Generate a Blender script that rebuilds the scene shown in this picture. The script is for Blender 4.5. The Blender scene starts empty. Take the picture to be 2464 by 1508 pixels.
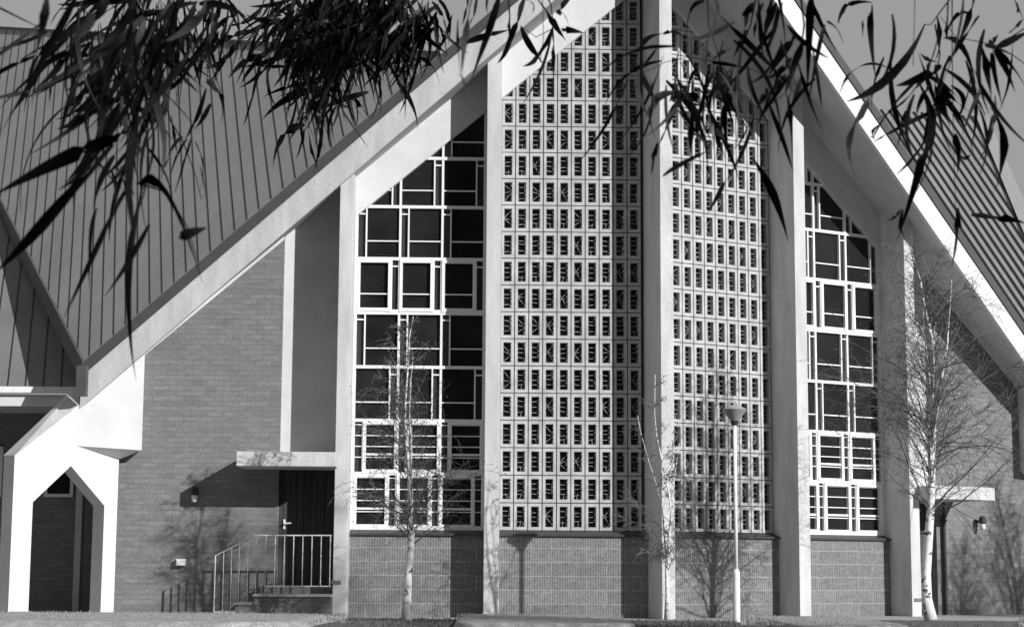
import bpy, bmesh, math, random
from mathutils import Vector, Matrix
S = bpy.context.scene
COL = S.collection
rad = math.radians
# ------------------------------------------------------------------ camera
F, HZ, ROLL, EZ = 4400.0, 1365.0, .006, .718          # focal length and horizon in 2464-px photo units
th = math.atan((HZ-754)/F)
_r = Vector((1,0,0)); FW = Vector((0,math.cos(th),math.sin(th))); _u = Vector((0,-math.sin(th),math.cos(th)))
RT = _r*math.cos(ROLL)+_u*math.sin(ROLL); UP = _u*math.cos(ROLL)-_r*math.sin(ROLL)
EYE = Vector((0,0,EZ))
cd = bpy.data.cameras.new('camera'); cam = bpy.data.objects.new('camera', cd); COL.objects.link(cam)
cam.matrix_world = Matrix.Translation(EYE) @ Matrix((RT,UP,-FW)).transposed().to_4x4()
cd.sensor_width = 36; cd.lens = F/2464*36; cd.clip_start = .05; cd.clip_end = 2000
cd.dof.use_dof = True; cd.dof.focus_distance = 27; cd.dof.aperture_fstop = 20
S.camera = cam
# ------------------------------------------------------------------ light
SUN = Vector((-1.05,1,-.615)).normalized()             # direction the light travels
w = bpy.data.worlds.new('World'); S.world = w; w.use_nodes = True
nt = w.node_tree; nt.nodes.clear()
sky = nt.nodes.new('ShaderNodeTexSky'); sky.sky_type = 'NISHITA'; sky.sun_disc = False
sky.sun_elevation = math.asin(-SUN.z); sky.sun_rotation = math.atan2(-SUN.x, -SUN.y)
bwn = nt.nodes.new('ShaderNodeRGBToBW'); bg = nt.nodes.new('ShaderNodeBackground'); wo = nt.nodes.new('ShaderNodeOutputWorld')
pw = nt.nodes.new('ShaderNodeMath'); pw.operation = 'POWER'; pw.inputs[1].default_value = .1      # flat, film-like response to the sky
nt.links.new(sky.outputs[0], bwn.inputs[0]); nt.links.new(bwn.outputs[0], pw.inputs[0]); ml = nt.nodes.new('ShaderNodeMath'); ml.operation = 'MULTIPLY'; ml.inputs[1].default_value = 2.05
nt.links.new(pw.outputs[0], ml.inputs[0]); nt.links.new(ml.outputs[0], bg.inputs[0]); nt.links.new(bg.outputs[0], wo.inputs[0])
bg.inputs[1].default_value = .15
sl = bpy.data.lights.new('sun','SUN'); sl.energy = 5; sl.angle = rad(.5); sl.color = (1,1,1)
so = bpy.data.objects.new('sun', sl); COL.objects.link(so); so.rotation_euler = SUN.to_track_quat('-Z','Y').to_euler()
so.location = (20,-20,20)
S.view_settings.view_transform = 'Standard'; S.view_settings.look = 'None'; S.view_settings.gamma = 1
S.view_settings.use_curve_mapping = False; S.view_settings.exposure = 0
# ------------------------------------------------------------------ geometry frames
def at_y(px, py, y):
    d = (px-1232)/F*RT-(py-754)/F*UP+FW
    return EYE+d*(y/d.y)
def on_plane(px, py, p0, n):
    d = (px-1232)/F*RT-(py-754)/F*UP+FW
    return EYE+d*((p0-EYE).dot(n)/d.dot(n))
AL, AR = rad(1.5), rad(30.5)
O = Vector((2.0768,27,0))
FR = {'L':(Vector((math.sin(AL),-math.cos(AL),0)), Vector((-math.cos(AL),-math.sin(AL),0))),
      'R':(Vector((math.sin(AR),-math.cos(AR),0)), Vector((math.cos(AR),math.sin(AR),0)))}
def pos(sd, s, n, z): return O+FR[sd][1]*s+FR[sd][0]*n+Vector((0,0,z))
def soff(s, n=0): return 10.34-.868*s-.12*n           # underside of the raking eaves
def fn(s): return 1.66-.134*s                         # how far the eaves reach out
def beam(s): return 9.63-.845*s                       # underside of the white raking beam
# ------------------------------------------------------------------ materials
def grey(v): return (v,v,v,1)
def mat(name, v, rough=.8, noise=0, scale=8, bump=0, bscale=60, spec=.3, speck=0, stretch=None):
    m = bpy.data.materials.new(name); m.use_nodes = True
    t = m.node_tree; b = t.nodes['Principled BSDF']
    b.inputs['Roughness'].default_value = rough; b.inputs['Specular IOR Level'].default_value = spec
    b.inputs['Base Color'].default_value = grey(v)
    tc = t.nodes.new('ShaderNodeTexCoord'); vec = tc.outputs['Object']
    if stretch:
        mp = t.nodes.new('ShaderNodeMapping'); mp.inputs['Scale'].default_value = stretch
        t.links.new(vec, mp.inputs[0]); vec = mp.outputs[0]
    if noise:
        n1 = t.nodes.new('ShaderNodeTexNoise'); n1.inputs['Scale'].default_value = scale; n1.inputs['Detail'].default_value = 6
        n1.inputs['Roughness'].default_value = .65
        t.links.new(vec, n1.inputs[0])
        mr = t.nodes.new('ShaderNodeMapRange'); mr.inputs[1].default_value = .3; mr.inputs[2].default_value = .7
        mr.inputs[3].default_value = v*(1-noise); mr.inputs[4].default_value = min(.9, v*(1+noise))
        t.links.new(n1.outputs[0], mr.inputs[0]); outv = mr.outputs[0]
        if speck:
            n3 = t.nodes.new('ShaderNodeTexNoise'); n3.inputs['Scale'].default_value = 90; n3.inputs['Detail'].default_value = 2
            t.links.new(tc.outputs['Object'], n3.inputs[0])
            m3 = t.nodes.new('ShaderNodeMapRange'); m3.inputs[1].default_value = .3; m3.inputs[2].default_value = .7
            m3.inputs[3].default_value = 1-speck; m3.inputs[4].default_value = 1+speck
            t.links.new(n3.outputs[0], m3.inputs[0])
            mu = t.nodes.new('ShaderNodeMath'); mu.operation = 'MULTIPLY'
            t.links.new(outv, mu.inputs[0]); t.links.new(m3.outputs[0], mu.inputs[1]); outv = mu.outputs[0]
        t.links.new(outv, b.inputs['Base Color'])
    if bump:
        n2 = t.nodes.new('ShaderNodeTexNoise'); n2.inputs['Scale'].default_value = bscale; n2.inputs['Detail'].default_value = 4
        t.links.new(tc.outputs['Object'], n2.inputs[0])
        bp = t.nodes.new('ShaderNodeBump'); bp.inputs['Strength'].default_value = bump; bp.inputs['Distance'].default_value = .01
        t.links.new(n2.outputs[0], bp.inputs['Height']); t.links.new(bp.outputs[0], b.inputs['Normal'])
    return m
def xz_vec(t):
    tc = t.nodes.new('ShaderNodeTexCoord'); sp = t.nodes.new('ShaderNodeSeparateXYZ'); cb = t.nodes.new('ShaderNodeCombineXYZ')
    t.links.new(tc.outputs['Object'], sp.inputs[0])
    ad = t.nodes.new('ShaderNodeMath'); ad.operation = 'ADD'          # x+y so that end faces get courses as well
    t.links.new(sp.outputs[0], ad.inputs[0]); t.links.new(sp.outputs[1], ad.inputs[1])
    t.links.new(ad.outputs[0], cb.inputs[0]); t.links.new(sp.outputs[2], cb.inputs[1])
    return tc, cb.outputs[0], sp
def brick_mat(name, c1, c2, mortar, bw, rh, ms, offset=.5, ribs=0, bump=.3, vary=.2):
    m = bpy.data.materials.new(name); m.use_nodes = True
    t = m.node_tree; b = t.nodes['Principled BSDF']; b.inputs['Roughness'].default_value = .9
    b.inputs['Specular IOR Level'].default_value = .15
    tc, v, sp = xz_vec(t)
    br = t.nodes.new('ShaderNodeTexBrick'); t.links.new(v, br.inputs[0]); br.offset = offset
    br.inputs['Color1'].default_value = grey(c1); br.inputs['Color2'].default_value = grey(c2); br.inputs['Mortar'].default_value = grey(mortar)
    br.inputs['Scale'].default_value = 1; br.inputs['Mortar Size'].default_value = ms; br.inputs['Mortar Smooth'].default_value = .3
    br.inputs['Brick Width'].default_value = bw; br.inputs['Row Height'].default_value = rh
    n1 = t.nodes.new('ShaderNodeTexNoise'); n1.inputs['Scale'].default_value = 5; n1.inputs['Detail'].default_value = 8; n1.inputs['Roughness'].default_value = .75
    mp = t.nodes.new('ShaderNodeMapping'); mp.inputs['Scale'].default_value = (1,2.5,1)
    t.links.new(v, mp.inputs[0]); t.links.new(mp.outputs[0], n1.inputs[0])
    mr = t.nodes.new('ShaderNodeMapRange'); mr.inputs[1].default_value = .25; mr.inputs[2].default_value = .75
    mr.inputs[3].default_value = 1-vary; mr.inputs[4].default_value = 1+vary
    t.links.new(n1.outputs[0], mr.inputs[0])
    mu = t.nodes.new('ShaderNodeMix'); mu.data_type = 'RGBA'; mu.blend_type = 'MULTIPLY'; mu.inputs[0].default_value = 1
    n4 = t.nodes.new('ShaderNodeTexNoise'); n4.inputs['Scale'].default_value = 55; n4.inputs['Detail'].default_value = 3; t.links.new(tc.outputs['Object'], n4.inputs[0])
    m4 = t.nodes.new('ShaderNodeMapRange'); m4.inputs[1].default_value = .3; m4.inputs[2].default_value = .7; m4.inputs[3].default_value = .72; m4.inputs[4].default_value = 1.28; t.links.new(n4.outputs[0], m4.inputs[0])
    m5 = t.nodes.new('ShaderNodeMath'); m5.operation = 'MULTIPLY'; t.links.new(mr.outputs[0], m5.inputs[0]); t.links.new(m4.outputs[0], m5.inputs[1])
    t.links.new(br.outputs[0], mu.inputs[6]); t.links.new(m5.outputs[0], mu.inputs[7])
    out = mu.outputs[2]; h = br.outputs[1]
    bp = t.nodes.new('ShaderNodeBump'); bp.inputs['Strength'].default_value = bump; bp.inputs['Distance'].default_value = .008
    if ribs:
        wv = t.nodes.new('ShaderNodeTexWave'); wv.bands_direction = 'X'; wv.inputs['Scale'].default_value = ribs; wv.inputs['Distortion'].default_value = 1.1
        wv.inputs['Detail'].default_value = 2; wv.inputs['Detail Scale'].default_value = 6
        t.links.new(v, wv.inputs[0])
        m2 = t.nodes.new('ShaderNodeMapRange'); m2.inputs[1].default_value = 0; m2.inputs[2].default_value = .4; m2.inputs[3].default_value = .55; m2.inputs[4].default_value = 1.08
        t.links.new(wv.outputs['Fac'], m2.inputs[0])
        mx = t.nodes.new('ShaderNodeMix'); mx.data_type = 'RGBA'; mx.blend_type = 'MULTIPLY'
        iv = t.nodes.new('ShaderNodeMath'); iv.operation = 'SUBTRACT'; iv.inputs[0].default_value = 1; t.links.new(h, iv.inputs[1])
        t.links.new(iv.outputs[0], mx.inputs[0]); t.links.new(out, mx.inputs[6]); t.links.new(m2.outputs[0], mx.inputs[7]); out = mx.outputs[2]
    t.links.new(out, b.inputs['Base Color'])
    bp.invert = True; t.links.new(h, bp.inputs['Height']); t.links.new(bp.outputs[0], b.inputs['Normal'])
    return m
M = {}
M['white'] = mat('white_render', .64, .8, .1, 1.6, .3, 70, speck=.07)
M['white2'] = mat('white_gloss_paint', .8, .4, .04, 6, .03, 60)
M['concrete'] = mat('concrete', .54, .9, .19, 1.6, .5, 60, speck=.2, stretch=(2.2,2.2,.5))
M['block'] = mat('cast_block', .46, .9, .22, 4, .4, 80, speck=.16)
M['web'] = mat('coloured_glass_matrix', .3, .9, .2, 12, .3, 80)
M['mortar'] = mat('dark_joint', .03, .95, .2, 10)
M['soffit'] = mat('soffit_render', .5, .85, .1, 2, .1, 40, speck=.12)
M['flash'] = mat('roof_flashing', .075, .5, .12, 4)
M['roof'] = mat('roof_sheet', .3, .7, .13, 1.1, .05, 30, speck=.22, stretch=(1,1,.4))
M['roof2'] = mat('dimmed_roof_sheet', .17, .7, .13, 1.1, .05, 30, speck=.22)  # copy of the roof sheet, darkened to stand for weaker light on the wing
M['seam'] = mat('roof_seam', .02, .6)
M['glass'] = mat('window_glass', .018, .08, .5, .9, spec=.3)
M['glass2'] = mat('tinted_glass', .042, .1, .4, .9, spec=.3)
M['sglass'] = mat('coloured_glass', .022, .2, .7, 9, spec=.4)
M['sill'] = mat('sill_tile', .055, .5, .2, 8)
M['brick'] = brick_mat('face_brick', .18, .215, .165, .23, .076, .007, vary=.26)
M['scored'] = brick_mat('scored_block', .19, .225, .3, .8, .2, .007, offset=.37, ribs=8.5, vary=.26)
M['door'] = mat('door_boards', .05, .6, .5, 1, .1, 20, stretch=(14,14,.4))
M['metal'] = mat('painted_metal', .8, .4, .1, 10)
M['dark'] = mat('dark_metal', .03, .5)
M['plate'] = mat('metal_plate', .16, .5, .4, 40)
M['post'] = mat('lamp_post_paint', .82, .35, .05, 10)
M['shade'] = mat('lamp_shade', .3, .4, .08, 12)
M['cap'] = mat('lamp_cap', .36, .5, .08, 12)
M['opal'] = mat('opal_glass', .7, .2)
M['twig'] = mat('twig_bark', .13, .8, .4, 20)
M['gumtwig'] = mat('gum_twig_bark', .07, .8, .4, 20)
M['ground'] = mat('rough_ground', .06, .95, .3, 5, .5, 60, speck=.2)
M['lawn'] = mat('dry_grass', .33, .95, .3, 7, .8, 45, speck=.4)
M['path'] = mat('concrete_path', .36, .95, .15, 3, .4, 60, speck=.15)
M['bed'] = mat('mulch', .13, .95, .5, 14, 1., 45, speck=.5)
M['kerb'] = mat('edging', .06, .9, .3, 10)
M['straw'] = mat('pale_grass_blade', .3, .8)
M['blade'] = mat('grass_blade', .12, .8)
def bark():
    m = mat('birch_bark', .8, .75, .08, 6, .15, 40); t = m.node_tree; b = t.nodes['Principled BSDF']
    src = b.inputs['Base Color'].links[0].from_socket
    tc = t.nodes.new('ShaderNodeTexCoord'); mp = t.nodes.new('ShaderNodeMapping'); mp.inputs['Scale'].default_value = (9,9,13)
    t.links.new(tc.outputs['Object'], mp.inputs[0])
    n = t.nodes.new('ShaderNodeTexNoise'); n.inputs['Scale'].default_value = 1; n.inputs['Detail'].default_value = 5; n.inputs['Roughness'].default_value = .7
    t.links.new(mp.outputs[0], n.inputs[0])
    r = t.nodes.new('ShaderNodeMapRange'); r.inputs[1].default_value = .55; r.inputs[2].default_value = .6; t.links.new(n.outputs[0], r.inputs[0])
    mx = t.nodes.new('ShaderNodeMix'); mx.data_type = 'RGBA'; t.links.new(r.outputs[0], mx.inputs[0]); t.links.new(src, mx.inputs[6]); mx.inputs[7].default_value = grey(.06)
    t.links.new(mx.outputs[2], b.inputs['Base Color']); return m
M['bark'] = bark()
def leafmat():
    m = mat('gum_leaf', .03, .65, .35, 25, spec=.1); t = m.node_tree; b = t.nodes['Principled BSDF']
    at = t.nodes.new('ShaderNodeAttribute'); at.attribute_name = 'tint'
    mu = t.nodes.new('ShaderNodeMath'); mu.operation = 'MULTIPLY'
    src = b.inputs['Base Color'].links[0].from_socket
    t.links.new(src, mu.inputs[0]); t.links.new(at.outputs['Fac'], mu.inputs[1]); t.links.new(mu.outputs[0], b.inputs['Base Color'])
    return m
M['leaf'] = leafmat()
# ------------------------------------------------------------------ mesh builder
class MB:
    def __init__(s): s.v=[]; s.f=[]; s.m=[]; s.tint=None; s.smooth=False
    def add(s, vs, fs, mi=0):
        o = len(s.v); s.v += [tuple(p) for p in vs]
        for f in fs: s.f.append([o+i for i in f]); s.m.append(mi)
    def hexa(s, p, mi=0): s.add(p, [(0,1,2,3),(7,6,5,4),(0,4,5,1),(1,5,6,2),(2,6,7,3),(3,7,4,0)], mi)
    def box(s, x0,x1,y0,y1,z0,z1, mi=0):
        s.hexa([(x0,y0,z0),(x1,y0,z0),(x1,y1,z0),(x0,y1,z0),(x0,y0,z1),(x1,y0,z1),(x1,y1,z1),(x0,y1,z1)], mi)
    def prism(s, poly, a, b, mi=0):                     # poly of 3-D points, extruded from offset a to offset b (vectors)
        n = len(poly); a = Vector(a); b = Vector(b)
        s.add([Vector(p)+a for p in poly]+[Vector(p)+b for p in poly],
              [tuple(range(n)), tuple(range(2*n-1,n-1,-1))]+[(i,(i+1)%n,n+(i+1)%n,n+i) for i in range(n)], mi)
    def tube(s, pts, rs, k=6, mi=0, cap=True):
        pts = [Vector(p) for p in pts]; n = len(pts); ref = Vector((.31,.2,.93)); vs=[]
        for i,p in enumerate(pts):
            t = (pts[min(i+1,n-1)]-pts[max(i-1,0)]).normalized()
            a = t.cross(ref)
            if a.length<.05: a = t.cross(Vector((1,0,0)))
            a.normalize(); b = t.cross(a)
            r = rs[i] if hasattr(rs,'__len__') else rs
            vs += [p+a*(r*math.cos(2*math.pi*j/k))+b*(r*math.sin(2*math.pi*j/k)) for j in range(k)]
        fs = [(i*k+j,i*k+(j+1)%k,(i+1)*k+(j+1)%k,(i+1)*k+j) for i in range(n-1) for j in range(k)]
        if cap: fs += [tuple(range(k-1,-1,-1)), tuple(range((n-1)*k,n*k))]
        s.add(vs, fs, mi)
    def lathe(s, prof, c, k=24, mi=0):
        vs = [(c[0]+r*math.cos(2*math.pi*j/k), c[1]+r*math.sin(2*math.pi*j/k), c[2]+z) for r,z in prof for j in range(k)]
        fs = [(i*k+j,i*k+(j+1)%k,(i+1)*k+(j+1)%k,(i+1)*k+j) for i in range(len(prof)-1) for j in range(k)]
        fs += [tuple(range(k-1,-1,-1)), tuple(range((len(prof)-1)*k,len(prof)*k))]
        s.add(vs, fs, mi)
    def build(s, name, mats, parent=None, rz=0, loc=None, bevel=0, smooth=False, recalc=True):
        me = bpy.data.meshes.new(name); me.from_pydata(s.v, [], s.f)
        mats = mats if isinstance(mats,(list,tuple)) else [mats]
        for m in mats: me.materials.append(M[m])
        me.polygons.foreach_set('material_index', s.m)
        if recalc or bevel:
            bm = bmesh.new(); bm.from_mesh(me)
            if recalc: bmesh.ops.recalc_face_normals(bm, faces=bm.faces)
            if bevel:
                ed = [e for e in bm.edges if len(e.link_faces)==2 and e.calc_face_angle(0)>.6]
                bmesh.ops.bevel(bm, geom=ed, offset=bevel, segments=2, affect='EDGES', profile=.5)
            bm.to_mesh(me); bm.free()
        if smooth:
            for p in me.polygons: p.use_smooth = True
        me.update()
        o = bpy.data.objects.new(name, me); COL.objects.link(o)
        if parent: o.parent = parent
        if loc is not None: o.location = loc
        o.rotation_euler = (0,0,rz)
        return o
def tag(o, label=None, cat=None, group=None, kind=None):
    if label: o['label'] = label
    if cat: o['category'] = cat
    if group: o['group'] = group
    if kind: o['kind'] = kind
    return o
def empty(name, loc, label, cat, group=None):
    o = bpy.data.objects.new(name, None); COL.objects.link(o); o.location = loc; o.empty_display_size = .3
    return tag(o, label, cat, group)
# ================================================================== GROUND
rnd = random.Random(7)
g = MB(); xs = [-120,-60,-30,-16,-8,0,8,16,30,60,120]; ys = [-80,-40,-20,-5,0,4,8,12,16,20,22,26,30,40,80,200]
zs = lambda y: 0 if y>=21 else -.9*min(1,(21-y)/21)
for y in ys:
    for x in xs: g.v.append((x,y,zs(y)))
nx = len(xs)
for j in range(len(ys)-1):
    for i in range(nx-1): g.f.append([j*nx+i,j*nx+i+1,(j+1)*nx+i+1,(j+1)*nx+i]); g.m.append(0)
tag(g.build('ground','ground'), kind='structure')
b = MB(); b.box(-16,14,25.0,31,-.05,.006); tag(b.build('path','path'), kind='structure')
def mound(name, m, u0, u1, y0, y1, h, edge, seed):
    """low patch of ground between two photo columns, rounded at its ends"""
    r = random.Random(seed); b = MB(); nxx = 46; nyy = 20
    ym = (y0+y1)/2; x0 = (u0-1232)/F*y1; x1 = (u1-1232)/F*y1
    for j in range(nyy+1):
        for i in range(nxx+1):
            fx = i/nxx; fy = j/nyy
            x = x0+(x1-x0)*fx; y = y0+(y1-y0)*fy
            k = max(0, 1-(max(0,(abs(y-ym)-(y1-y0)/2+.9))/.9)**2)**.5           # plan rounding
            cx = (x0+x1)/2; x = cx+(x-cx)*(.55+.45*k)
            e = min(fx*(x1-x0), (1-fx)*(x1-x0), fy*(y1-y0), (1-fy)*(y1-y0))
            z = h*min(1,e/edge)**.6+(r.random()-.5)*.012 if e>0 else -.02
            b.v.append((x,y,z))
    for j in range(nyy):
        for i in range(nxx): b.f.append([j*(nxx+1)+i,j*(nxx+1)+i+1,(j+1)*(nxx+1)+i+1,(j+1)*(nxx+1)+i]); b.m.append(0)
    return tag(b.build(name, m, smooth=True), kind='structure')
mound('lawn','lawn', -700, 838, 20.6, 25.0, .095, .07, 1)
mound('lawn','lawn', 1112, 1492, 20.6, 25.1, .1, .06, 2)
mound('lawn','lawn', 1790, 2040, 20.6, 25.1, .095, .06, 3)
mound('lawn','lawn', 2452, 3300, 20.6, 24.3, .1, .06, 9)
mound('garden_bed','bed', 800, 1150, 20.6, 24.9, .035, .3, 4)
mound('garden_bed','bed', 1450, 1830, 20.6, 24.9, .035, .3, 5)
mound('garden_bed','bed', 2000, 2900, 20.6, 25.4, .05, .3, 6)
b = MB()
for (u0,u1) in ((845,1105),(1495,1770),(2050,2500)):
    for i in range(1500):
        y = rnd.uniform(21.4,24.6); x = (rnd.uniform(u0,u1)-1232)/F*y; h = rnd.uniform(.012,.035); a = rnd.uniform(0,6.28); dx, dy = math.cos(a)*.006, math.sin(a)*.006
        lx, ly = rnd.uniform(-.015,.015), rnd.uniform(-.015,.015)
        b.add([(x-dx,y-dy,.035),(x+dx,y+dy,.035),(x+lx,y+ly,.045+h)], [(0,1,2)])
lw = MB()
for (u0,u1) in ((-100,845),(1105,1500),(1780,2050),(2440,2600)):
    for i in range(int((u1-u0)*5)):
        y = rnd.uniform(21.6,25.15); x = (rnd.uniform(u0,u1)-1232)/F*y; h = rnd.uniform(.01,.03); a = rnd.uniform(0,6.28); dx, dy = math.cos(a)*.007, math.sin(a)*.007
        lw.add([(x-dx,y-dy,.07),(x+dx,y+dy,.07),(x+rnd.uniform(-.02,.02),y+rnd.uniform(-.02,.02),.092+h)], [(0,1,2)])
tag(lw.build('lawn_grass','straw',recalc=False), 'short pale winter grass on the lawn strips before the church', 'grass', kind='stuff')
tag(b.build('grass','blade',recalc=False), 'short dry grass and weeds poking through the dark beds', 'grass', kind='stuff')
# unseen tree belt added behind the viewer to cut sky fill on the church
b = MB()
for i in range(14000):
    x = rnd.uniform(-110,100); y = -34+rnd.gauss(0,2.5); hgt = 21+3*math.sin(x*.19)+2*math.sin(x*.53+1); z = -.9+hgt*rnd.random()**.7
    a, t_ = rnd.uniform(0,6.28), rnd.uniform(-.8,.8); k = rnd.uniform(.7,1.4); p = Vector((x,y,z)); q = Vector((math.cos(a),math.sin(a)*.5,t_))*k; u_ = Vector((-math.sin(a)*.4,.2,1)).normalized()*k*.8
    b.add([p-q,p-u_,p+q,p+u_],[(0,1,2,3)])
tag(b.build('fill_block_trees','blade',recalc=False), 'unseen dark belt of trees added behind the viewer to cut fill light', 'fill_block_trees', kind='stuff')
# ================================================================== CHURCH
church = empty('church', O, 'modern church with raking white gable roof, concrete fins and patterned block screens', 'church')
def part(mb, name, mats, sd, parent=None, **k):
    o = mb.build(name, mats, parent or church, **k)
    if parent is None: o.rotation_euler = (0,0,AL if sd=='L' else AR)
    return o
for sd in 'LR':
    g_ = -1 if sd=='L' else 1
    P = lambda s,n,z: (g_*s,-n,z)
    def lbox(mb, s0,s1,n0,n1,z0,z1, mi=0): mb.box(min(g_*s0,g_*s1),max(g_*s0,g_*s1),-max(n0,n1),-min(n0,n1),z0,z1,mi)
    def lpoly(mb, sz, n0, n1, mi=0): mb.prism([(g_*s,0,z) for s,z in sz],(0,-n0,0),(0,-n1,0),mi)
    s_in, s_out = 2.367, (4.522 if sd=='L' else 4.585)
    # fins
    for sc, wd in ((s_in,.218),(s_out,.196)):
        m = MB(); a, c = sc-wd/2, sc+wd/2
        m.hexa([P(a,-.1,-.1),P(c,-.1,-.1),P(c,.6,-.1),P(a,.6,-.1),P(a,-.1,soff(a)+.15),P(c,-.1,soff(c)+.15),P(c,.6,soff(c,.6)+.15),P(a,.6,soff(a,.6)+.15)])
        part(m,'fin','concrete',sd,bevel=.006)
    # scored block base walls and dark sloping sills
    for a, c in ((.08,s_in-.109),(s_in+.109,s_out-.098)):
        m = MB(); lbox(m,a,c,-.15,.12,-.1,1.19); part(m,'base_wall','scored',sd)
        m = MB(); m.prism([P(0,.165,1.175),P(0,.165,1.2),P(0,-.02,1.262),P(0,-.02,1.18)],(g_*a,0,0),(g_*c,0,0)); part(m,'wall_sill','sill',sd)
    # patterned block screen: cast frames with webs, coloured glass behind
    m = MB(); gl = MB(); r = random.Random(11 if sd=='L' else 12); cw, rh, z0 = .21, .4035, 1.264
    for ci in range(10):
        for ri in range(22):
            a = .148+ci*cw; zb = z0+ri*rh
            if zb > beam(a)+.05: continue
            a += .007; c = a+cw-.014; zt = zb+rh-.013; rim, rt = .04, .047; D = .1
            lbox(m,a,a+rim,-D,0,zb,zt); lbox(m,c-rim,c,-D,0,zb,zt); lbox(m,a+rim,c-rim,-D,0,zb,zb+rt); lbox(m,a+rim,c-rim,-D,0,zt-rt,zt)
            # chunky chipped webs on the inside
            x0, x1 = a+rim, c-rim; y0, y1 = zb+rt, zt-rt
            def web(xa,za,xb,zb_,wd,n0=-.09,n1=-.045):
                wd *= .6
                d = Vector((xb-xa,zb_-za)); d.normalize(); q = Vector((-d.y,d.x))*wd/2
                lpoly(m,[(xa+q.x,za+q.y),(xb+q.x*.6,zb_+q.y*.6),(xb-q.x*.6,zb_-q.y*.6),(xa-q.x,za-q.y)],n0,n1,1)
            kind = r.random()
            if kind < .8:
                for k in range(3):
                    zz = y0+(y1-y0)*(k+1+r.uniform(-.16,.16))/4
                    web(x0,zz,x1,zz+r.uniform(-.02,.02),r.uniform(.012,.02))
                if r.random()<.35: web(x0+(x1-x0)*r.uniform(.3,.7),y0,x0+(x1-x0)*r.uniform(.3,.7),y0+(y1-y0)*.3,.012)
            elif kind < .93:
                zc = y0+(y1-y0)*r.uniform(.4,.6); xc = x0 if r.random()<.6 else x1; xo = x1 if xc==x0 else x0
                for k in (.12,.5,.9): web(xc,zc+(k-.5)*.02,xo,y0+(y1-y0)*min(1,max(0,k+r.uniform(-.08,.08))),.014)
            else:
                web(x0,y0+.02,x1,y1-.09,.014); web(x0,y1-.02,x1,y0+.12,.014); web(x0,y0+.16,x0+.07,y0+.15,.014)
            # chipped inner lip on the side towards the light
            for k in range(4):
                zz = y0+(y1-y0)*(k+.2)/4
                lbox(m,x0,x0+r.uniform(.006,.028),-.088,-.035,zz,zz+(y1-y0)/4*r.uniform(.4,.8))
    sc_o = part(m,'block_screen',['block','web'],sd)
    lpoly(gl,[(.15,1.24),(2.25,1.24),(2.25,beam(2.25)+.2),(.15,beam(.15)+.2)],-.2,-.09)
    gp = gl.build('coloured_glass','sglass',sc_o)
    mo = MB()                                                        # recessed joints between blocks
    for ci in range(11): 
        a = .148+ci*cw; lbox(mo,a-.007,a+.007,-.089,-.012,1.25,beam(a)+.15)
    for ri in range(22):
        zz = z0+ri*rh-.005; smax = (9.63-zz+.15)/.845
        if smax>.2: lbox(mo,.15,min(2.25,smax),-.088,-.014,zz-.007,zz+.007)
    mo.build('mortar_joint','mortar',sc_o)
    # window between the two fins
    wa, wb = s_in+.109, s_out-.098
    gl = MB(); rg = random.Random(31)
    fr = MB(); lv = [1.275,2.075,2.855,3.645,4.465,5.266,6.055,6.80,7.56,8.3]
    top = lambda s: beam(s)+.12
    def vbar(s, wd, za, zb, n1=.0):
        zb = min(zb, top(s+wd/2)); 
        if zb > za: lbox(fr,s-wd/2,s+wd/2,-.06,n1,za,zb)
    def hbar(sa, sb, z, ht, n1=.002):
        smax = (9.63+.12-z)/.845
        if sa < min(sb,smax): lbox(fr,sa,min(sb,smax),-.055,n1,z-ht/2,z+ht/2)
    per = (wb-wa-.06)/3; base = wb-.04
    for ri in range(9):
        za, zb = lv[ri], lv[ri+1]; nb = ri%2==1                       # rows alternate: narrow light first or wide light first
        if ri==0: nb = False
        if ri==1: nb = True
        order = {0:'BN',1:'NB',2:'BN',3:'NB',4:'BN',5:'NB',6:'BN',7:'NB',8:'BN'}[ri]
        thick = ri in (0,1,4)
        hbar(wa,wb,zb,.045 if ri!=3 else .075,.004)
        for k in range(3):
            s1 = base-per*k; s0 = s1-per
            vbar(s0,.034 if not thick else .04,za,zb)
            if order=='BN': B_ = (s1,s1-per+.125); N_ = (s0+.125,s0); cut = s0+.125
            else: N_ = (s1,s1-.125); B_ = (s1-.125,s0); cut = s1-.125
            vbar(cut,.022 if not thick else .03,za,zb,.001)
            for (pa,pb,mi) in ((B_[0],B_[1],0),(N_[0],N_[1],1)):
                if beam(min(pa,pb))+.25 < za: continue
                tl, tq = rg.uniform(-.004,.004), rg.uniform(-.006,.006); z1_ = min(zb,beam(max(pa,pb))+.2); z1_ = max(z1_,za+.05)
                z2_ = min(zb,beam(min(pa,pb))+.2); lo_, hi_ = min(pa,pb), max(pa,pb)
                gl.hexa([P(lo_,-.075,za),P(hi_,-.075,za),P(hi_,-.045+tl,za),P(lo_,-.045-tl,za),P(lo_,-.075,z2_),P(hi_,-.075,z1_),P(hi_,-.045+tl+tq,z1_),P(lo_,-.045-tl+tq,z2_)],mi)
            bz = za+(zb-za)*.34; nz = za+(zb-za)*.86
            if ri>=2:
                hbar(B_[1],B_[0],bz,.018,-.01); hbar(N_[1],N_[0],nz if ri!=4 else nz,.02,-.01)
            else:
                for q in range(1,5): hbar(s0,s1,za+(zb-za)*(q/4.9+.1),.014,-.012)
                hbar(B_[1],B_[0],za+(zb-za)*.36,.03,-.005)
            if ri in (0,1,4):                                        # opening casements have a heavier frame
                e = .03
                for (q0,q1) in ((B_[1],B_[1]+e+.015),(B_[0]-e-.015,B_[0])):
                    zc = min(zb,top(q1)); lbox(fr,q0,q1,-.05,.014,za,zc)
                hbar(B_[1],B_[0],za+.035,.05,.016); hbar(B_[1],B_[0],zb-.04,.04,.016)
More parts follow.
